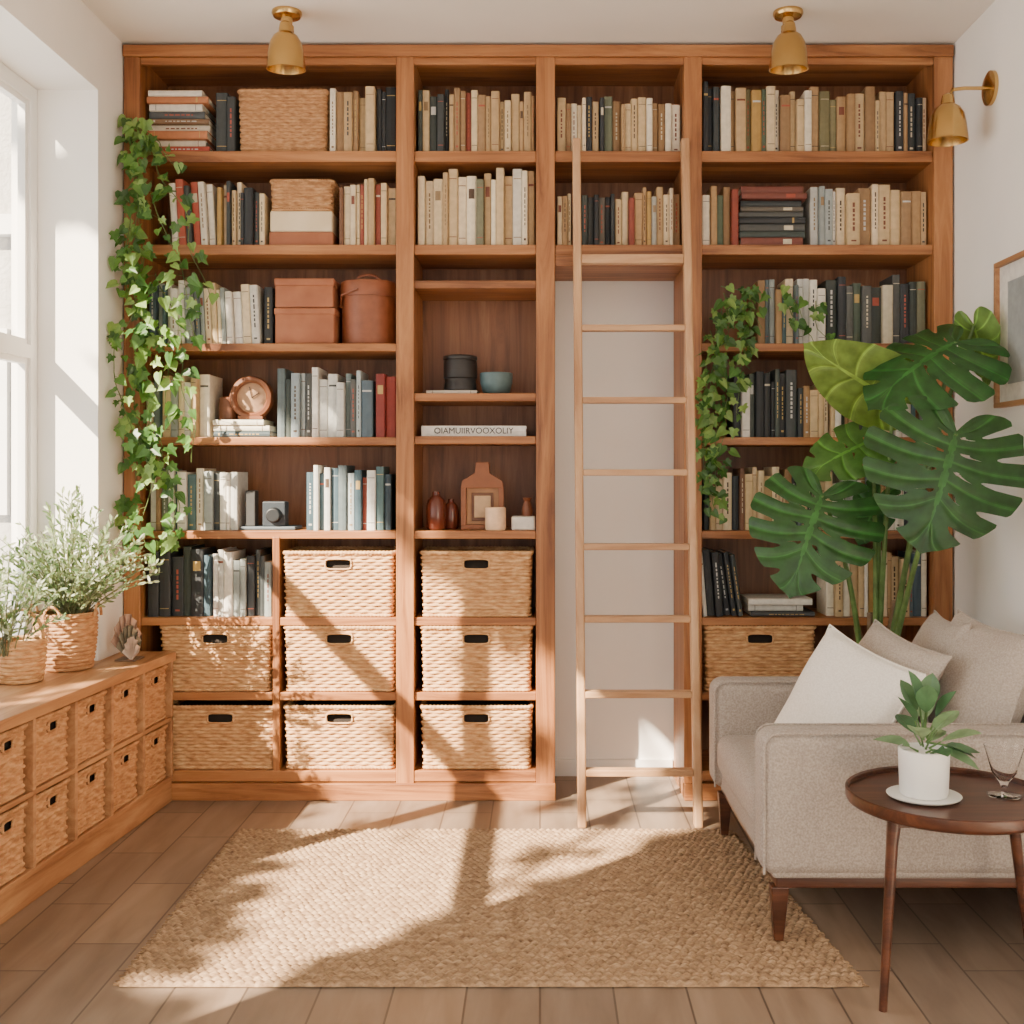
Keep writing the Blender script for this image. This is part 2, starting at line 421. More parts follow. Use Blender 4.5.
def basket_mesh(w, d, h, slot=True, pitch=.0135, stake=.027, r=.02, amp=.0095, mat=None, liner=True):
    key = (w, d, h, slot, pitch, mat.name if mat else '')
    if key in BC: return BC[key]
    _, tot = rrpath(w, d, r, 8)
    st = int(tot/stake/2)*2; rows = int(h/pitch)
    nu = st*6; nv = rows*5
    pts, _ = rrpath(w, d, r, nu)
    mb = MB(); vs = []
    for j in range(nv+1):
        v = j/nv; row_ = min(int(v*rows), rows-1); ph = v*rows-row_
        tp = .965+.035*v
        for i, (x, y, nx, ny) in enumerate(pts):
            o = amp*(math.sin(math.pi*ph)**.5 if 0.001 < ph < .999 else 0)*(.25+.75*(.5+.5*math.cos(math.pi*(i/6.0+row_))))-.004
            vs.append((x*tp+nx*o, y*tp+ny*o, v*h))
    fs = []
    sw, s0, s1 = .052*w/.44+.0, h*.745, h*.905
    for j in range(nv):
        for i in range(nu):
            i2 = (i+1) % nu
            if slot and pts[i][3] < -.9 and abs((pts[i][0]+pts[i2][0])/2) < sw and s0 < (j+.5)/nv*h < s1: continue
            fs.append((j*nu+i, j*nu+i2, (j+1)*nu+i2, (j+1)*nu+i))
    mb.add(vs, fs)
    n = len(pts); k = max(1, n//160)
    ring = pts[::k]
    for zc, rr in ((h, .008), (.006, .006)):
        vs = []; m = len(ring)
        for i, (x, y, nx, ny) in enumerate(ring):
            q = rr*(1+.18*math.sin(i*1.9))
            for a in range(8):
                an = a*math.pi/4; vs.append((x*(1 if zc > .1 else .965)+nx*q*math.cos(an), y*(1 if zc > .1 else .965)+ny*q*math.cos(an), zc+q*math.sin(an)))
        mb.add(vs, [(i*8+a, i*8+(a+1) % 8, ((i+1) % m)*8+(a+1) % 8, ((i+1) % m)*8+a) for i in range(m) for a in range(8)])
    if slot:
        zz = (s0+s1)/2; hh = (s1-s0)/2; yy = -d/2*.995-.003
        ov = [(sw*math.copysign(abs(math.cos(a))**.4, math.cos(a)), yy, zz+hh*math.copysign(abs(math.sin(a))**.4, math.sin(a))) for a in [2*math.pi*q/24 for q in range(25)]]
        mb.tube(ov, .0042, seg=6)
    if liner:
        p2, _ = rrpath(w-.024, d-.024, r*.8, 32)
        mb.prism([(p[0]*.96, p[1]*.96) for p in p2], .01, h-.012, (0,0,0), 1)  # dark block painted as the shaded hollow behind the slot
    o = mb.done('tmp_b', [mat or wicker, hollow_shade], smooth=False)
    me = o.data; me.name = 'wicker_basket_mesh'
    me.polygons.foreach_set('use_smooth', [True]*len(me.polygons)); D.objects.remove(o)
    BC[key] = me; return me
def basket(name, x, y, z, w, d, h, rot=0, **kw):
    o = D.objects.new(name, basket_mesh(w, d, h, **kw)); o.location = (x, y, z); o.rotation_euler = (0, 0, rot); return link(o)
BW, BD, BH = .445, .29, .258
for xc, py in ((337.5, 618), (214, 693), (338.5, 693), (219, 771), (338.5, 771), (476, 618), (476, 693), (476, 771), (761, 693)):
    basket('wicker_storage_basket', bx(xc), .165, bz(py)+.001, BW, BD, BH if py != 771 else .25)
basket('wicker_box', bx(280), .14, bz(150)+.001, .355, .2, .25, slot=False, mat=wickerd, pitch=.012, stake=.018)

# ---------------------------------------------------------------- shelf objects
def T(x, y, z): return Matrix.Translation((x, y, z))
e = empty('stacked_boxes', (bx(298), .14, bz(244)))
def rb(nm, a, c_, p0, p1, mat, par, y0=.05, y1=.23, r=.006, lid=False):
    o = rbox(nm, bx(a), bx(c_), y0, y1, bz(p1)+.001, bz(p0), r, mat, None, seg=3); return o
terra = mottled('terracotta_box', (150, 90, 60), (168, 106, 74), 12, .6)
creamb = mottled('cream_box', (222, 200, 164), (232, 212, 180), 12, .7)
def adopt(par, *os):
    bpy.context.view_layer.update()
    for o in os:
        o.parent = par; o.matrix_parent_inverse = par.matrix_world.inverted()
b1 = rb('bottom_box', 266, 331, 229, 244, terra, e); b2 = rb('cream_box', 267, 330, 208, 229, creamb, e)
b3 = basket('woven_lid_box', bx(298.5), .14, bz(208)+.001, .25, .17, .122, slot=False, mat=wickerd, pitch=.012, stake=.018, liner=True)
adopt(e, b1, b2, b3)
e = empty('storage_boxes', (bx(301), .14, bz(343)))
bb = [rb('lower_box', 272, 332, 311, 343, terra, e), rb('lower_lid', 271, 333, 306, 313, terra, e, .047, .233), rb('upper_box', 272, 331, 283, 305.8, terra, e), rb('upper_lid', 271, 332, 276, 284, terra, e, .047, .233)]
adopt(e, *bb)
mb = MB(); h0 = bz(343)+.001
mb.lathe([(0,0),(.11,0),(.114,.01),(.116,.2),(.121,.2),(.123,.212),(.123,.252),(.118,.262),(.06,.27),(0,.27)], T(bx(364), .16, h0), 40)
mb.tube([(bx(364)+.05*math.cos(a), .11, h0+.262+.028*math.sin(a)) for a in [math.pi*q/10 for q in range(11)]], .006)
mb.tube([(bx(364)-.115, .12, h0+.16), (bx(364)-.1, .06, h0+.2), (bx(364)-.03, .036, h0+.222)], .004)
mb.done('round_leather_box', leather, smooth=True)
mb = MB(); zc = bz(396); Mx = T(bx(245), .11, zc) @ Matrix.Rotation(math.radians(90), 4, 'X')
mb.lathe([(.062,-.012),(.062,.02),(.07,.028),(.084,.026),(.09,.01),(.088,-.012),(.062,-.012)], Mx, 40, (120,70,40))
mb.lathe([(0,.0),(.064,.0)], Mx, 40, (186,146,112))
mb.box(bx(245)-.05, bx(245)+.05, .08, .14, bz(418), bz(418)+.012, (120,70,40))
mb.tube([(bx(245),.105,zc),(bx(245)+.03,.105,zc+.02)], .002, col=(60,40,30)); mb.tube([(bx(245),.105,zc),(bx(245)-.01,.105,zc+.045)], .002, col=(60,40,30))
mb.done('round_wooden_clock', objm, smooth=True)
mb = MB(); mb.lathe([(0,0),(.034,0),(.036,.01),(.036,.085),(.03,.092),(0,.092)], T(bx(219), .13, bz(419)+.004), 24, (110,66,42)); mb.done('wooden_jar', objm, smooth=True)
mb = MB(); z = bz(531)+.001
mb.box(bx(236), bx(292), .06, .2, z, z+.014, (80,92,100)); mb.box(bx(258), bx(281), .07, .14, z+.014, z+.115, (44,52,60)); mb.lathe([(0,.03),(.028,.03),(.032,.0),(.032,-.01)], T(bx(270), .07, z+.06) @ Matrix.Rotation(math.radians(90), 4, 'X'), 24, (24,28,32))
mb.box(bx(240), bx(250), .08, .14, z+.014, z+.16, (60,60,60)); mb.done('small_speaker_dock', objm, bevel=.004)
mb = MB(); z = bz(393)
M = Matrix(((0,0,1,bx(425)),(0,1,0,.05),(1,0,0,z+.001),(0,0,0,1))); book(mb, .014, .205, .2, (214,204,190), M); mb.done('flat_book', bookm)
z += .0155
mb = MB(); mb.lathe([(0,0),(.06,0),(.066,.004),(.066,.03),(.064,.034),(.064,.05),(.069,.055),(.069,.12),(.066,.127),(.07,.13),(.07,.142),(.06,.147),(0,.147)], T(bx(458), .13, z), 36, (44,42,42))
mb.done('black_canister', objm, smooth=True)
mb = MB(); mb.lathe([(0,0),(.04,0),(.056,.012),(.066,.05),(.068,.088),(.064,.09),(.06,.05),(.05,.015),(0,.01)], T(bx(495), .13, bz(393)+.001), 36, (88,112,116)); mb.done('teal_bowl', objm, smooth=True)
e = empty('large_flat_book', (bx(473), .05, bz(436)))
mb = MB(); M = Matrix(((0,0,1,-.212),(0,1,0,0),(1,0,0,.001),(0,0,0,1))); 
t = .042; mb.prism([(0,.003),(.5*t,0),(t,.003),(t,.22),(t-.003,.22),(t-.003,.01),(.003,.01),(.003,.22),(0,.22)], 0, .424, (230,226,220), 0, M); mb.box(.003,t-.003,.01,.215,.003,.42,(220,210,190),0,M)
mb.done('cover', bookm, e)
cu = D.curves.new('title', 'FONT'); cu.body = 'OIAMUIIRVOOXOLIY'; cu.size = .034; cu.align_x = 'CENTER'; cu.align_y = 'CENTER'; cu.extrude = .0005
ink, _, _ = newmat('black_ink', .6, Base_Color=lin((26, 24, 22))); cu.materials.append(ink)
to = D.objects.new('title', cu); to.location = (0, -.0015, .022); to.rotation_euler = (math.pi/2, 0, 0); to.parent = e; link(to)
z = bz(531)+.001
amb, nt_, b_ = newmat('amber_glass', .12, Base_Color=lin((120, 60, 44))); b_.inputs['Transmission Weight'].default_value = .35
for nm, xx, yy, s in (('amber_bottle', 434, .09, 1.0), ('amber_bottle', 448, .15, .8)):
    mb = MB(); mb.lathe([(0,0),(.034*s,0),(.041*s,.01),(.041*s,.09*s),(.036*s,.12*s),(.016*s,.14*s),(.015*s,.155*s),(0,.155*s)], T(bx(xx), yy, z), 28); mb.done(nm, amb, smooth=True)
mb = MB(); cx = bx(481); zz = z; w2 = .088
y0, y1 = .10, .17; cw = (144,86,52)
mb.box(cx-w2, cx+w2, y0, y1, zz, zz+.02, cw); mb.box(cx-w2, cx-w2+.022, y0, y1, zz+.02, zz+.17, cw); mb.box(cx+w2-.022, cx+w2, y0, y1, zz+.02, zz+.17, cw)
mb.prism([(-w2,.17),(w2,.17),(w2*.93,.2),(.03,.23),(.026,.275),(-.026,.275),(-.03,.23),(-w2*.93,.2)], -y1, -y0, cw, 0, T(cx,0,zz) @ Matrix.Rotation(math.radians(90), 4, 'X'))
mb.box(cx-w2+.022, cx+w2-.022, y0+.03, y1, zz+.02, zz+.17, (186,136,94)); mb.box(cx-.045, cx+.045, y0+.022, y0+.03, zz+.035, zz+.15, (110,68,44)); mb.box(cx-.034, cx+.034, y0+.018, y0+.022, zz+.048, zz+.138, (206,170,130))
mb.done('wooden_picture_stand', objm, bevel=.005)
mb = MB(); mb.lathe([(0,0),(.038,0),(.042,.008),(.042,.09),(.038,.092),(.036,.075),(0,.074)], T(bx(495), .055, z), 32, (248,210,172)); mb.tube([(bx(495),.055,z+.074),(bx(495),.055,z+.086)], .0015, col=(40,30,20)); mb.done('candle_jar', objm, smooth=True)
mb = MB(); mb.box(bx(511), bx(535), .05, .15, z, z+.055, (228,222,212)); mb.done('white_box', objm, bevel=.006)
mb = MB(); mb.lathe([(0,0),(.02,0),(.024,.02),(.018,.045),(.012,.06),(.02,.075),(0,.078)], T(bx(527), .1, z+.056), 20, (120,70,44)); mb.done('small_wooden_vase', objm, smooth=True)

# ---------------------------------------------------------------- ladder
lad = empty('library_ladder', (.365, -.32, 0))
def LP(z): return -.335+(z/2.63)*.300
mb = MB()
for x in (.155, .585):
    x2 = x-.011
    vs = []
    for (xx, z) in ((x, 0), (x2, 2.63)):
        y = LP(z)
        vs += [(xx-.016, y-.03, z), (xx+.016, y-.03, z), (xx+.016, y+.018, z), (xx-.016, y+.018, z)]
    mb.add([(v[0]-.365, v[1]+.32, v[2]) for v in vs], [(3,2,1,0),(4,5,6,7),(0,1,5,4),(1,2,6,5),(2,3,7,6),(3,0,4,7)])
mb.done('rails', wood_lad, lad, bevel=.006)
mb = MB()
for py in (258, 328, 400, 472, 546, 618, 693, 771):
    z = 1.3
    for _ in range(6): z = 1.3-(py-475)*(4.5+LP(z))/1125
    y = LP(z); k = .011*z/2.63; t = .026 if py == 258 else .014
    mb.box(.171-k-.365, .569-k-.365, y-.03+.32, y+.018+.32, z-t, z+.010)
mb.done('rungs', wood_ladh, lad, bevel=.003)

# ---------------------------------------------------------------- left low cabinet
cab = empty('low_storage_cabinet', (-1.6, -1.1, 0))
K = .072
def fx(y): return -1.46+K*y
Y0, NC, CW = -.018, 8, .262
YE = Y0-NC*CW-.02
def cabpoly(off, yo=0, back=-1.893):
    return [(XL+.004, Y0), (fx(Y0)+off, Y0), (fx(YE)+off, YE-yo), (back, YE-yo), (back, WY0-.004), (XL+.004, WY0-.004)]
sh = T(1.6, 1.1, 0)
mb = MB(); mb.prism(cabpoly(.012, .01), .562, .598, M=sh); mb.done('top_board', wood_y, cab, bevel=.003)
mb = MB()
mb.prism(cabpoly(-.006), .0, .085, M=sh); mb.prism(cabpoly(0), .085, .105, M=sh)
def strip(z0, z1, d0, d1):
    mb.prism([(fx(Y0)-d1, Y0), (fx(Y0)-d0, Y0), (fx(YE)-d0, YE), (fx(YE)-d1, YE)], z0, z1, M=sh)
strip(.325, .341, 0, .19); strip(.105, .562, .19, .2)
for k in range(NC+1):
    y = Y0-k*CW; y1 = y-.018
    mb.prism([(fx(y)-.188, y), (fx(y), y), (fx(y1), y1), (fx(y1)-.188, y1)], .105, .562, M=sh)
mb.done('carcass', wood_y, cab, bevel=.002)
k = 0
for c_ in range(NC):
    y = Y0-.018-(c_+.5)*CW+.009
    for z in (.107, .343):
        o = basket('basket', fx(y)-.094, y, z, .228, .165, .202, rot=math.pi/2-K, mat=wickerd, pitch=.0135, stake=.022, amp=.009)
        o.name = 'basket_%d' % (k+1); k += 1
        adopt(cab, o)

# ---------------------------------------------------------------- rug
cs = [Vector((-1.09,-.40,0)), Vector((.69,-.40,0)), Vector((-1.07,-1.65,0)), Vector((.82,-1.65,0))]
NXr, NYr = 560, 312
mb = MB(); vs = []
for j in range(NYr+1):
    v = j/NYr; r_ = v*52; ri = int(r_); ph = r_-ri
    for i in range(NXr+1):
        u = i/NXr
        p = cs[0].lerp(cs[1], u).lerp(cs[2].lerp(cs[3], u), v)
        wob = .003*noise.noise(Vector((v*30, u*30, 0)))
        h = .002+.012*abs(math.sin(math.pi*ph))**.6*(.42+.58*abs(math.sin(math.pi*(u*74+.5*(ri % 2)+.35*noise.noise(p*20)))))
        if i in (0, NXr) or j in (0, NYr): h = 0.001
        vs.append((p.x+wob, p.y+wob, h+.002))
mb.add(vs, [(j*(NXr+1)+i, (j+1)*(NXr+1)+i, (j+1)*(NXr+1)+i+1, j*(NXr+1)+i+1) for j in range(NYr) for i in range(NXr)])
rugm, nt, b = newmat('jute', .95)
n = N(nt, 'ShaderNodeTexNoise', Scale=1.0, Detail=5.0, Roughness=.7); nt.links.new(coords(nt, (22, 80, 1)), n.inputs['Vector'])
nt.links.new(ramp(nt, n.outputs['Fac'], [(.32, (108, 82, 60)), (.5, (150, 122, 93)), (.68, (182, 154, 122))]), b.inputs['Base Color'])
bump(nt, n.outputs['Fac'], b, .4, .003)
for sgn, a, c_ in ((-1, cs[0], cs[2]), (1, cs[1], cs[3])):
    for q in range(130):
        p = a.lerp(c_, (q+.5)/130); l = R.uniform(.008, .02)
        mb.tube([(p.x-sgn*.004, p.y, .006), (p.x+sgn*l, p.y+R.uniform(-.004, .004), .003)], .0025, .0015, 4)
mb.done('jute_rug', rugm, smooth=True)

# ---------------------------------------------------------------- sofa
sofa = empty('sofa', (1.1, -.94, 0))
S = []
def sb(nm, *a, mat=sofam, puff=0): S.append(rbox(nm, *a, mat, None, 6, puff)); return S[-1]
sb('base', .635, 1.60, -1.425, -.445, .195, .27, .012)
sb('arm_near', .605, 1.61, -1.44, -1.30, .20, .597, .045)
sb('arm_far', .605, 1.61, -.575, -.435, .20, .58, .045)
sb('seat_cushion', .612, 1.36, -1.297, -.578, .272, .40, .04, puff=.025)
sb('backrest', 1.44, 1.61, -1.298, -.577, .272, .72, .045)
sb('wood_rail', .65, 1.59, -1.41, -.46, .165, .195, .004, mat=walnut)
mb = MB()
for x in (.65, 1.53):
    for y in (-1.40, -.49):
        zf = .015 if x < .7 else 0.0
        mb.add([(x-.004,y-.0,zf),(x+.022,y,zf),(x+.022,y+.022,zf),(x-.004,y+.022,zf),(x-.014,y-.008,.166),(x+.036,y-.008,.166),(x+.036,y+.036,.166),(x-.014,y+.036,.166)],
               [(3,2,1,0),(4,5,6,7),(0,1,5,4),(1,2,6,5),(2,3,7,6),(3,0,4,7)])
S.append(mb.done('legs', walnut, None, bevel=.003))
mb = MB()
for y in (-1.430, -1.310, -.568):
    zt = .597 if y < -1 else .58
    r = .04; x0, x1, z0, z1 = .612, 1.60, .21, zt-.004
    pts = [(x0, y, z0), (x0, y, z1-r)]+[(x0+r-r*math.cos(a), y, z1-r+r*math.sin(a)) for a in [math.pi/2*q/6 for q in range(7)]]+[(x1, y, z1)]
    mb.tube(pts, .004, seg=6)
S.append(mb.done('piping', sofam, None, smooth=True))
adopt(sofa, *S)
def pillow(name, w, h, t, mat, loc, xdir, nrm, piping=True):
    n = 28; mb = MB(); vs = []
    for sgn in (1, -1):
        for j in range(n+1):
            for i in range(n+1):
                u = -1+2*i/n; v = -1+2*j/n
                x = w/2*u*(1-.09*(1-v*v)*abs(u)); y = h/2*v*(1-.09*(1-u*u)*abs(v))
                q = max(0, (1-u**2)*(1-v**2)); z = sgn*t/2*q**.42
                z += .014*noise.noise(Vector((x*7, y*7, sgn*3+t*10)))*min(1, q*6)
                vs.append((x, y, z))
    m = (n+1)**2; fs = []
    for j in range(n):
        for i in range(n):
            a = j*(n+1)+i; fs.append((a, a+1, a+n+2, a+n+1)); fs.append((m+a, m+a+n+1, m+a+n+2, m+a+1))
    mb.add(vs, fs)
    if piping:
        ring = [vs[i] for i in range(n+1)]+[vs[j*(n+1)+n] for j in range(1, n+1)]+[vs[n*(n+1)+i] for i in range(n-1, -1, -1)]+[vs[j*(n+1)] for j in range(n-1, -1, -1)]
        mb.tube(ring, .0035, seg=5)
    o = mb.done(name, mat, smooth=True)
    n_ = Vector(nrm).normalized(); x = Vector(xdir); x = (x-n_*x.dot(n_)).normalized(); y = n_.cross(x)
    M = Matrix((x, y, n_)).transposed().to_4x4(); M.translation = loc; o.matrix_world = M; return o
pillow('back_cushion', .52, .46, .18, pillm2, Vector((1.34, -1.03, .625)), (0,1,0), (-1, -.1, .32))
pillow('back_cushion', .44, .46, .16, pillm2, Vector((1.30, -.77, .61)), (0,1,0), (-1, .1, .3))
pillow('throw_pillow', .42, .42, .14, pillm2, Vector((1.08, -.92, .60)), (0,1,.0), (-1, -.35, .55))
pillow('throw_pillow', .42, .40, .15, pillm, Vector((.95, -.98, .583)), (-.15,1,.06), (-1, -.7, .6))

# ---------------------------------------------------------------- side table
tb = empty('side_table', (1.02, -1.70, 0))
mb = MB(); mb.lathe([(0,.478),(.235,.478),(.248,.484),(.252,.492),(.252,.512),(.247,.514),(.243,.510),(.243,.500),(0,.500)], None, 72)
mb.done('tray_top', walnut, tb, smooth=True)
mb = MB()
for tx, ty, bxx, byy in ((-.155, -.06, -.188, -.07), (.17, -.15, .235, -.18), (.185, .10, .262, .13)):
    mb.tube([(tx, ty, .48), (tx+(bxx-tx)*.25, ty+(byy-ty)*.25, .4), (bxx, byy, 0)], .019, .010, 10)
mb.box(-.16, .18, -.075, -.05, .445, .478); mb.box(.165, .19, -.15, .10, .445, .478)
mb.done('legs', walnut, tb, smooth=True)
pp = empty('potted_succulent', (.952, -1.71, .501))
mb = MB(); mb.lathe([(0,0),(.075,0),(.088,.005),(.09,.008),(.074,.006),(0,.006)], None, 40); mb.done('saucer', ceram, pp, smooth=True)
mb = MB(); mb.lathe([(0,.007),(.054,.007),(.058,.012),(.062,.12),(.058,.122),(.055,.108),(0,.108)], None, 40); mb.done('pot', ceram, pp, smooth=True)
broad = [(0,0),(.10,.06),(.22,.22),(.31,.45),(.29,.65),(.18,.84),(.05,.96),(0,1)]
mb = MB()
for i in range(18):
    a = i*2.4; t = i/17; el = .25+1.2*t
    if i in (4, 9): a = -.3+.4*(i == 9); el = -.15
    d = Vector((math.cos(a)*math.cos(el), math.sin(a)*math.cos(el), math.sin(el)))
    b0 = Vector((0,0,.108+.05*t))+Vector((d.x, d.y, 0))*.015
    b1 = b0+d*(.02+.05*t)
    mb.tube([b0, b1], .003, .002, 5, (110,146,90))
    g_ = R.choice([(128,162,120),(98,136,96),(150,180,136),(84,124,86)])
    mb.leaf(b1, d+Vector((0,0,-.1)), Vector((0,0,1))+Vector((-d.x,-d.y-.3,0))*.6, R.uniform(.08, .11), broad, .25, g_, curl=.2)
mb.done('leaves', leafm, pp)
glm, nt_, b_ = newmat('clear_glass', .02, Base_Color=(1,1,1,1), IOR=1.2); b_.inputs['Transmission Weight'].default_value = 1
mb = MB(); mb.lathe([(0,0),(.038,0),(.040,.003),(.008,.008),(.006,.02),(.012,.035),(.03,.06),(.048,.125),(.0465,.125),(.028,.063),(.01,.04),(0,.038)], T(1.155, -1.70, .501), 40)
mb.done('drinking_glass', glm, smooth=True)

# ---------------------------------------------------------------- lights (brass)
def bell(mb, M):
    mb.lathe([(0,.175),(.012,.174),(.02,.168),(.024,.15),(.026,.135),(.044,.122),(.058,.098),(.066,.06),(.071,.02),(.073,0),(.069,0),(.066,.02),(.055,.09),(.02,.12),(0,.125)], M, 40)
for x in (-.945, .926):
    e = empty('ceiling_spotlight', (x, -.30, ZC))
    mb = MB(); mb.lathe([(0,-.001),(.055,-.001),(.056,-.01),(.05,-.02),(.022,-.026),(.02,-.05),(.026,-.055),(.026,-.075),(0,-.075)], None, 36)
    bell(mb, T(.0, -.01, -.220) @ Matrix.Rotation(math.radians(5), 4, 'X')); mb.done('brass_fixture', brass, e, smooth=True)
    mb = MB(); mb.lathe([(0,.03),(.03,.04),(.035,.06),(.02,.1),(0,.1)], T(0,-.01,-.220), 24); mb.done('bulb', ceram, e, smooth=True)
e = empty('wall_sconce', (XR, -.37, 2.72))
mb = MB(); mb.lathe([(0,.001),(.062,.001),(.062,.014),(.05,.02),(.02,.024),(0,.024)], Matrix.Rotation(math.radians(-90), 4, 'Y'), 36)
mb.tube([(-.02,0,0),(-.10,0,.0),(-.145,0,-.005),(-.16,0,-.03),(-.163,0,-.06)], .007, seg=10)
bell(mb, T(-.163, 0, -.195)); mb.done('brass_fixture', brass, e, smooth=True)
mb = MB(); mb.lathe([(0,.03),(.03,.04),(.035,.06),(.02,.1),(0,.1)], T(-.163,0,-.195), 24); mb.done('bulb', ceram, e, smooth=True)

# framed picture on right wall
e = empty('framed_picture', (XR, -.74, 1.80))
mb = MB()
hy, hz = .29, .26
for a in ((-hy, hy, hz-.018, hz), (-hy, hy, -hz, -hz+.018), (-hy, -hy+.018, -hz+.018, hz-.018), (hy-.018, hy, -hz+.018, hz-.018)):
    mb.box(-.028, -.001, a[0], a[1], a[2], a[3])
mb.done('frame', wood_y, e, bevel=.002)
mb = MB(); mb.box(-.012, -.002, -hy+.017, hy-.017, -hz+.017, hz-.017, (236,233,226)); mb.box(-.0135, -.012, -.20, .20, -.18, .18, (160,166,166)); mb.done('mat_and_print', objm, e)

# ---------------------------------------------------------------- monstera
mon = empty('potted_monstera', (1.28, -.205, 0))
def monstera(mb, base, tipdir, nrm, size, wid=1.0, ns=5, col=(40,92,44), droop=.35):
    d = Vector(tipdir).normalized(); n_ = Vector(nrm); n_ = (n_-d*n_.dot(d)).normalized(); sd = d.cross(n_)
    base = Vector(base); NA, NR = 150, 20
    hp_ = [(0,-.03),(.10,-.20),(.26,-.27),(.42,-.20),(.53,-.02),(.57,.18),(.54,.38),(.46,.58),(.33,.77),(.17,.92),(.04,1.0),(0,1.03)]
    def outl(t):
        f = t*(len(hp_)-1); i = min(int(f), len(hp_)-2); f -= i
        p0 = hp_[max(i-1,0)]; p1 = hp_[i]; p2 = hp_[i+1]; p3 = hp_[min(i+2,len(hp_)-1)]
        return [.5*((2*p1[k])+(-p0[k]+p2[k])*f+(2*p0[k]-5*p1[k]+4*p2[k]-p3[k])*f*f+(-p0[k]+3*p1[k]-3*p2[k]+p3[k])*f**3) for k in (0,1)]
    sl = [.20+.62*(i+.5)/ns+.01*math.sin(i*5) for i in range(ns)] if ns else []
    ribs = [(a+b)/2 for a, b in zip([.06]+sl, sl+[.96])] if ns else [.15,.3,.45,.6,.75,.88]
    for sg in (1, -1):
        vs = []; fs = []; cols = []
        for i in range(NA+1):
            t = i/NA; ox, oy = outl(t)
            my = .92*max(0, (t-.22)/.78)**1.05
            lim = 1.0
            for k, s_ in enumerate(sl):
                dd = abs(t-s_-.006*sg); w = .015; lo = .50+.08*math.sin(k*3.1+sg)
                if dd < w: lim = min(lim, lo+(1-lo)*.35*(dd/w)**2)
                elif dd < w*2.2: lim = min(lim, .95+.05*(dd-w)/(1.2*w))
            nearest = min(abs(t-r_) for r_ in ribs)
            for j in range(NR+1):
                q = j/NR*lim
                x = ox*q*wid*sg; y = my+(oy-my)*q+(.05*math.sin(math.pi*q) if t > .15 else 0)
                z = -droop*(.55*max(y, 0)**2+.9*x*x)+.12*abs(x)*math.exp(-abs(x)*5)-.016*math.exp(-(nearest/.02)**2)*min(1, q*3)
                vs.append(base+(sd*x+d*y+n_*z)*size)
        for i in range(NA):
            t = (i+.5)/NA
            nearest = min(abs(t-r_) for r_ in ribs)
            for j in range(NR):
                q = (j+.5)/NR
                hole = False
                for s_ in sl[:-1]:
                    if ((t-s_)/.013)**2+((q-.30)/.09)**2 < 1: hole = True
                if hole: continue
                f = (i*(NR+1)+j, i*(NR+1)+j+1, (i+1)*(NR+1)+j+1, (i+1)*(NR+1)+j)
                fs.append(f if sg > 0 else f[::-1])
                k = 1.35 if nearest < .005 or q < .035 else (1.1 if nearest < .014 else 1.0)
                cols.append(tuple(min(255, int(v*k)) for v in col))
        n0 = len(mb.v); mb.v += [tuple(v) for v in vs]
        for f, c_ in zip(fs, cols): mb.f.append([i+n0 for i in f]); mb.c.append(c_); mb.m.append(0)
def wpt(px, py, y):   # photo reading -> world position at a chosen depth
    s = (4.5+y)/1125; return Vector(((px-540)*s, y, 1.3-(py-475)*s))
lv = MB(); st = MB()
root = Vector((1.28, -.205, .36))
#       base             tip              normal            size  wid  slits colour       droop
LF = [((956,434,-.74), (926,548,-.84), (-.12,-1,.30), .40, 1.22, 5, (48,90,42), .35),
      ((956,342,-.55), (866,384,-.66), (-.1,-.62,1.0), .38, 1.15, 4, (50,98,46), .5),
      ((893,400,-.40), (790,342,-.48), (.22,-.75,-.85), .38, .75, 0, (124,154,72), .2),
      ((822,496,-.45), (792,580,-.58), (-.25,-1,.50), .37, 1.15, 5, (54,100,48), .4),
      ((872,440,-.30), (800,470,-.38), (-.2,-.9,.8), .30, .8, 3, (86,134,60), .3),
      ((974,326,-.45), (994,398,-.42), (-1,-.45,.1), .24, .8, 0, (110,146,74), .2),
      ((880,495,-.25), (850,560,-.3), (-.4,-1,.3), .2, .8, 3, (60,108,56), .3)]
for (b_, t_, nr, sz, wd, sl, cl, dr) in LF:
    B = wpt(*b_); Tt = wpt(*t_)
    monstera(lv, B, Tt-B, nr, sz, wd, sl, cl, dr)
    off = Vector((R.uniform(-.04, .04), R.uniform(-.03, .03), 0))
    r0 = root+off; mid = r0.lerp(B, .55)+Vector((-.25*(B.x-r0.x), -.02, .10))
    pts = []
    for q in range(15):
        t = q/14; pts.append(r0*(1-t)**2+mid*2*t*(1-t)+B*t*t)
    st.tube(pts, .013, .006, 8, (128,160,96))
lo = lv.done('monstera_leaves', leafm, None, smooth=True)
for v in lo.data.vertices:
    if v.co.x > 1.62: v.co.x = 1.62+(v.co.x-1.62)*.1
adopt(mon, lo); lo.name = 'leaf_blades'
for q in range(4):
    a = q*1.7; x, y = root.x+.035*math.cos(a), root.y+.03*math.sin(a)
    st.tube([(x, y, .3), (x+.01*math.cos(a), y, .6), (x+.04*math.cos(a), y, .82-.05*q)], .021, .013, 8, (166,138,104))
adopt(mon, st.done('stems', leafm, None, smooth=True))
mb = MB(); mb.lathe([(0,.001),(.12,.001),(.13,.01),(.155,.34),(.16,.36),(.15,.36),(.145,.32),(0,.32)], T(1.28, -.205, 0), 40); adopt(mon, mb.done('planter', terra, None, smooth=True))

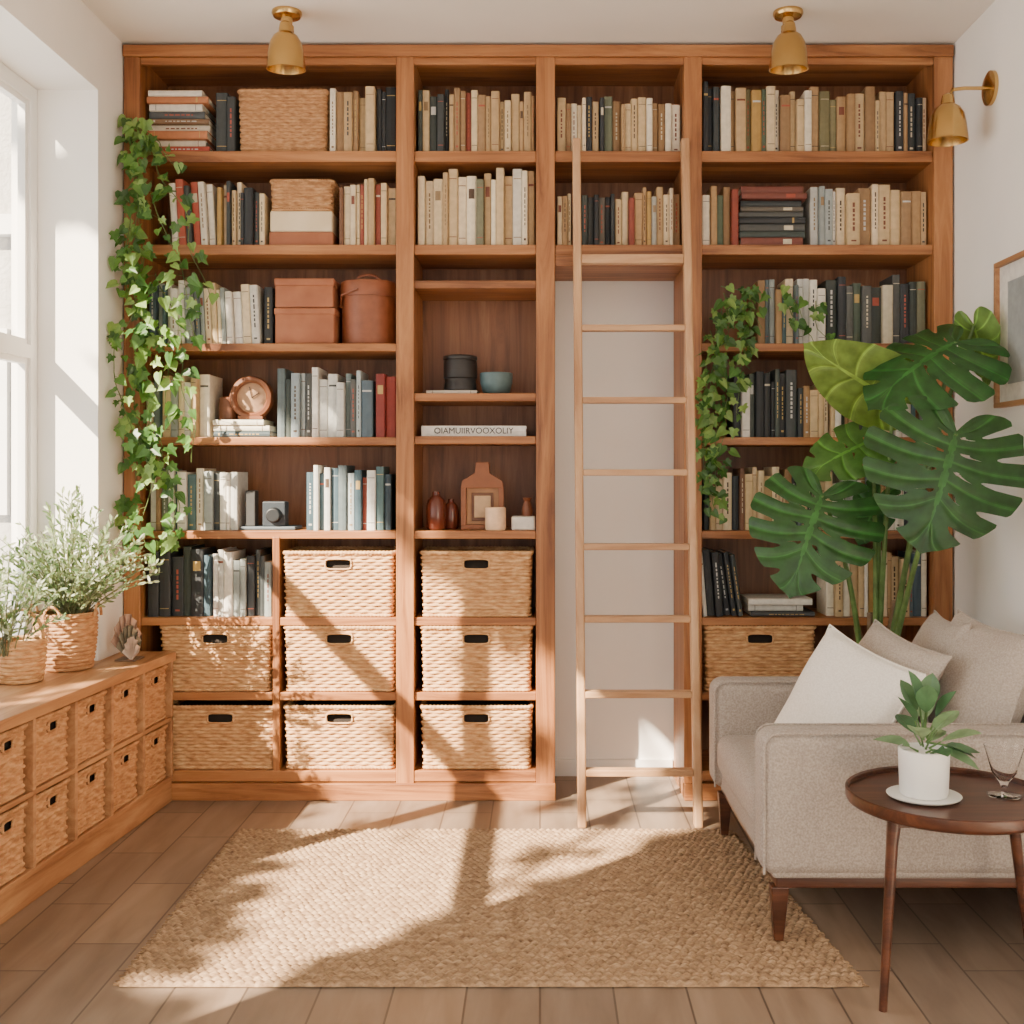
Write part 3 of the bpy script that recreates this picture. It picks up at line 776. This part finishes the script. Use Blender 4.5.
# ---------------------------------------------------------------- ivy
ivyp = [(0,0),(.22,-.14),(.5,.02),(.34,.26),(.5,.52),(.2,.58),(.08,.85),(0,1)]
hp = [(0,0),(.2,-.14),(.42,-.02),(.46,.22),(.34,.5),(.15,.8),(0,1)]
GI = [(106,150,68),(82,128,56),(134,172,86),(68,110,48),(150,184,100),(92,136,64)]
def vine(lm, pts, dens=.022, size=(.045, .07), spread=.03, xmin=-9, outward=(0,-1,0)):
    P = [Vector(p) for p in pts]
    out = []
    for a, c_ in zip(P, P[1:]):
        k = max(2, int((c_-a).length/.03))
        for q in range(k):
            w = a.lerp(c_, q/k); w += Vector((noise.noise(w*5+Vector((len(lm.v)*.01,0,0)))*2.0, noise.noise(w*9+Vector((5,5,5)))*.5, 0))*.035; out.append(w)
    out.append(P[-1])
    for w in out: w.x = max(w.x, xmin+.01)
    lm.tube(out, .0022, .0015, 5, (116,136,80))
    for a, c_ in zip(out, out[1:]):
        L = (c_-a).length; k = max(0, int(round(L/dens*R.choice((.3,1,1.5))+R.random()-.5)))
        for q in range(k):
            o = a.lerp(c_, R.random()); off = Vector((R.uniform(-1, 1)*spread, -R.uniform(.2, 1)*spread, R.uniform(-.5, .5)*spread))
            s_ = R.uniform(*size)
            bp = o+off
            bp.x = max(bp.x, xmin+s_*.5)
            lm.tube([o, bp], .001, .0008, 3, (116,146,80))
            d = Vector((R.uniform(-.8, .8), R.uniform(-.5, .1), -R.uniform(.2, 1)))
            nn = Vector(outward)+Vector((R.uniform(-1, 1), 0, R.uniform(-.2, 1.2)))
            lm.leaf(bp, d, nn, s_, R.choice([ivyp, hp]), R.uniform(.05, .35), R.choice(GI), curl=R.uniform(0, .4), wid=1.0)
iv = MB()
for x0, z0, x1, z1, dy in ((-1.62,2.66,-1.61,1.05,-.05),(-1.60,2.70,-1.55,1.25,-.08),(-1.60,2.62,-1.45,1.02,-.06),(-1.55,2.45,-1.36,1.80,-.10),(-1.56,2.62,-1.32,1.98,-.06),(-1.6,2.3,-1.5,.98,-.12),(-1.48,2.1,-1.38,1.35,-.05),(-1.61,2.72,-1.42,2.50,-.06),(-1.62,1.6,-1.42,1.0,-.08),(-1.58,2.2,-1.44,1.5,-.06)):
    xm = (x0+x1)/2+R.uniform(-.07, .07)
    vine(iv, [(x0, .05, z0-.02) if z0 > 2.6 else (x0, dy, z0), (x0, dy, z0-.03), (xm, dy-.02, (z0+z1)/2), (x1, dy, z1)], xmin=XL+.006, dens=.027, size=(.03, .060), spread=.045)
iv.done('trailing_ivy', leafm)
iv = MB()
xs = bx
for x0, z0, x1, z1 in ((xs(745),bz(290),xs(725),bz(345)),(xs(725),bz(300),xs(712),bz(440)),(xs(720),bz(310),xs(718),bz(500)),(xs(735),bz(300),xs(735),bz(420)),(xs(715),bz(330),xs(706),bz(480)),(xs(795),bz(300),xs(812),bz(345)),(xs(790),bz(285),xs(800),bz(320)),(xs(730),bz(285),xs(770),bz(300)),(xs(815),bz(300),xs(825),bz(340)),(xs(712),bz(345),xs(722),bz(520)),(xs(726),bz(300),xs(748),bz(370)),(xs(722),bz(292),xs(718),bz(350)),(xs(740),bz(288),xs(760),bz(330))):
    vine(iv, [(x0, .03, z0), ((x0+x1)/2, -.03, (z0+z1)/2), (x1, -.04, z1)], dens=.021, size=(.028, .052), spread=.038)
mbp = MB(); mbp.lathe([(0,0),(.04,0),(.05,.01),(.06,.11),(.055,.11),(0,.09)], T(bx(735), .12, bz(343)+.001), 24, (150,96,66))
e = empty('ivy_plant', (bx(735), .1, bz(343))); adopt(e, iv.done('vines', leafm), mbp.done('pot', objm, smooth=True))

# ---------------------------------------------------------------- plants on cabinet
def round_basket(name, x, y, z, r, h, mat, handles=True, tall=False):
    rows = int(h/.013); st_ = int(2*math.pi*r/.022/2)*2; nu = st_*6; nv = rows*5; mb = MB(); vs = []
    for j in range(nv+1):
        v = j/nv; ri = min(int(v*rows), rows-1); ph = v*rows-ri
        rr = r*(.84+.36*v-.20*v*v)
        for i in range(nu):
            a = 2*math.pi*i/nu; o = .007*(math.sin(math.pi*ph)**.5 if 0.001 < ph < .999 else 0)*(.25+.75*(.5+.5*math.cos(math.pi*(i/6+ri))))
            vs.append(((rr+o)*math.cos(a), (rr+o)*math.sin(a), v*h+.001))
    mb.add(vs, [(j*nu+i, j*nu+(i+1) % nu, (j+1)*nu+(i+1) % nu, (j+1)*nu+i) for j in range(nv) for i in range(nu)])
    mb.lathe([(0,.002),(r*.84,.002)], None, 32); mb.lathe([(r*.99,h),(r*1.02,h-.006),(r*1.05,h),(r*1.02,h+.007),(r*.99,h)], None, 48)
    mb.lathe([(0,h-.03),(r*.99,h-.03)], None, 32, mi=1)
    if tall:
        mb.tube([(r*math.cos(t), 0, h+r*1.3*math.sin(t)) for t in [math.pi*q/16 for q in range(17)]], .006)
    elif handles:
        for sg in (-1, 1):
            mb.tube([(.03*math.cos(t), sg*(r+.012), h-.01+.045*math.sin(t)) for t in [math.pi*q/10 for q in range(11)]], .005)
            mb.tube([(sg*(r+.012), .03*math.cos(t), h-.01+.045*math.sin(t)) for t in [math.pi*q/10 for q in range(11)]], .005)
    o = mb.done(name, [mat, hollow_shade], smooth=True); o.location = (x, y, z); return o
pl = empty('potted_olive_shrub', (-1.72, -.42, .6))
adopt(pl, round_basket('woven_pot', -1.72, -.42, .599, .105, .20, wickerd))
lm = MB()
nar = [(0,0),(.10,.15),(.16,.45),(.12,.75),(0,1)]
GO = [(142,162,114),(118,142,94),(166,182,138),(98,124,80),(184,194,160)]
def shrub(lm, c, n, rx, rz, xmin, xmax, ymax=-.06, dens=16):
    for i in range(n):
        a = R.uniform(0, 2*math.pi); sp = R.random()**.6
        tip = Vector((c[0]+rx*sp*math.cos(a), c[1]+rx*sp*math.sin(a)*1.0, c[2]+rz*(1-.6*sp*sp)*R.uniform(.6, 1.05)))
        tip.x = min(max(tip.x, xmin), xmax); tip.y = min(tip.y, ymax)
        b0 = Vector((c[0]+R.uniform(-.04,.04), c[1]+R.uniform(-.04,.04), c[2]))
        mid = b0.lerp(tip, .5)+Vector((0,0,.06)); pts = [b0*(1-t)**2+mid*2*t*(1-t)+tip*t*t for t in [q/8 for q in range(9)]]
        lm.tube(pts, .0022, .001, 4, (130,134,96))
        for q in range(dens):
            t = .2+.8*q/dens; o = b0*(1-t)**2+mid*2*t*(1-t)+tip*t*t
            dr = (pts[-1]-pts[-3]).normalized()*.7+Vector((R.uniform(-1,1), R.uniform(-1,1), R.uniform(-.4,.8)))
            ln = R.uniform(.02, .036)
            if o.x+dr.x*.03 < xmin: dr.x = abs(dr.x)
            lm.leaf(o, dr, (R.uniform(-1,1), -1, R.uniform(0,1)), ln, nar, .1, R.choice(GO))
shrub(lm, (-1.70, -.42, .77), 125, .34, .48, -1.87, -1.36, dens=19)
adopt(pl, lm.done('foliage', leafm))
pl = empty('leafy_basket_plant', (-1.77, -.70, .6))
adopt(pl, round_basket('handled_basket', -1.765, -.68, .599, .08, .14, wicker, tall=True))
lm = MB(); shrub(lm, (-1.78, -.76, .70), 30, .2, .42, -1.87, -1.6)
adopt(pl, lm.done('foliage', leafm))
# shell-like ornament
e = empty('shell_ornament', (-1.56, -.2, .599)); mb = MB()
for k, (rx, hh, c_) in enumerate(((.055, .17, (206,170,150)), (.045, .13, (150,140,120)), (.03, .09, (226,206,190)))):
    vs = [(0,0,0)]
    for q in range(13):
        a = math.pi*(.12+.76*q/12); vs.append((rx*1.1*math.cos(a), -.012*math.cos(q*math.pi), hh*math.sin(a)))
    sh_ = T(-.02+.02*k, -.03*k, .001)
    mb.add(vs, [(0,i,i+1) for i in range(1,13)], c_, 0, sh_)
    mb.add([(v[0], v[1]+.006, v[2]) for v in vs], [(0,i+1,i) for i in range(1,13)], c_, 0, sh_)
mb.box(-.04, .04, -.07, .02, 0, .006, (120,100,84)); mb.done('shells', objm, e)

# ---------------------------------------------------------------- unseen tree added outside as a gobo for the sun
TX, TY = -4.6, -4.6
tree = empty('sun_gobo_tree', (TX, TY, 0)); tr_ = random.Random(5)
mb = MB(); bark = (110,90,70)
mb.tube([(0,-1.9,-.5),(.05,-1.8,1.5),(-.05,-1.8,3.0),(.1,-1.7,4.6)], .13, .06, 8, bark)
mb.tube([(-.05,-1.8,3.0),(0,-.6,5.0),(0,.8,5.8)], .03, .012, 6, bark)
mb.tube([(.1,-1.7,4.6),(-.2,-2.4,5.6)], .05, .02, 6, bark)
lf = MB()
for i in range(7000):
    x = tr_.uniform(-.6, .6); y = tr_.uniform(-3.2, 2.0); z = tr_.uniform(2.8, 6.2)
    P_ = (y+TY)-(x+TX)+.04*math.sin(z*6); Q_ = z+1.02*(x+TX)+.04*math.sin(y*5)
    g1 = -.98 < P_ < 1.9 and -.92 < Q_ < (.50 if P_ > .1 else -.02)  # openings left in the leaves to shape the sun patches indoors
    g2 = (P_ > .5 and Q_ <= -.9 and tr_.random() < .6) or (-1.0 < P_ < .05 and -.05 <= Q_ < .76 and tr_.random() < .94)
    if (g1 and tr_.random() < .992) or g2: continue
    lf.leaf((x, y, z), (tr_.uniform(-1,1), tr_.uniform(-1,1), tr_.uniform(-1,.4)), (tr_.uniform(-1,1), tr_.uniform(-1,1), 1), tr_.uniform(.10,.17), hp, .1, tr_.choice(GI))
mb.done('trunk', objm, tree, smooth=True); lf.done('gobo_crown', leafm, tree)

# ---------------------------------------------------------------- light + camera
w = D.worlds.new('world'); SC.world = w; w.use_nodes = True; nt = w.node_tree
bg = nt.nodes['Background']; bg.inputs[0].default_value = (1.0, .965, .925, 1)
tc = N(nt, 'ShaderNodeTexCoord'); sx = N(nt, 'ShaderNodeSeparateXYZ'); mr = N(nt, 'ShaderNodeMapRange')
mr.inputs['From Min'].default_value = -1; mr.inputs['From Max'].default_value = .1; mr.inputs['To Min'].default_value = 5.0; mr.inputs['To Max'].default_value = 1.05
nt.links.new(tc.outputs['Generated'], sx.inputs[0]); nt.links.new(sx.outputs['X'], mr.inputs['Value']); nt.links.new(mr.outputs[0], bg.inputs[1])
su = D.lights.new('sun', 'SUN'); su.energy = 40; su.angle = math.radians(.6); su.color = (1, .83, .62)
so = D.objects.new('sun', su); link(so)
so.rotation_euler = Vector((1, 1.0, -1.02)).to_track_quat('-Z', 'Y').to_euler(); so.location = (-4, -4, 5)
cam = D.cameras.new('camera'); co = D.objects.new('camera', cam); link(co)
co.location = (0, -4.5, 1.3); co.rotation_euler = (math.pi/2, 0, 0)
cam.sensor_width = 36; cam.lens = 1125/1024*36; cam.shift_x = -28/1024; cam.shift_y = -37/1024; cam.clip_start = .05
SC.camera = co
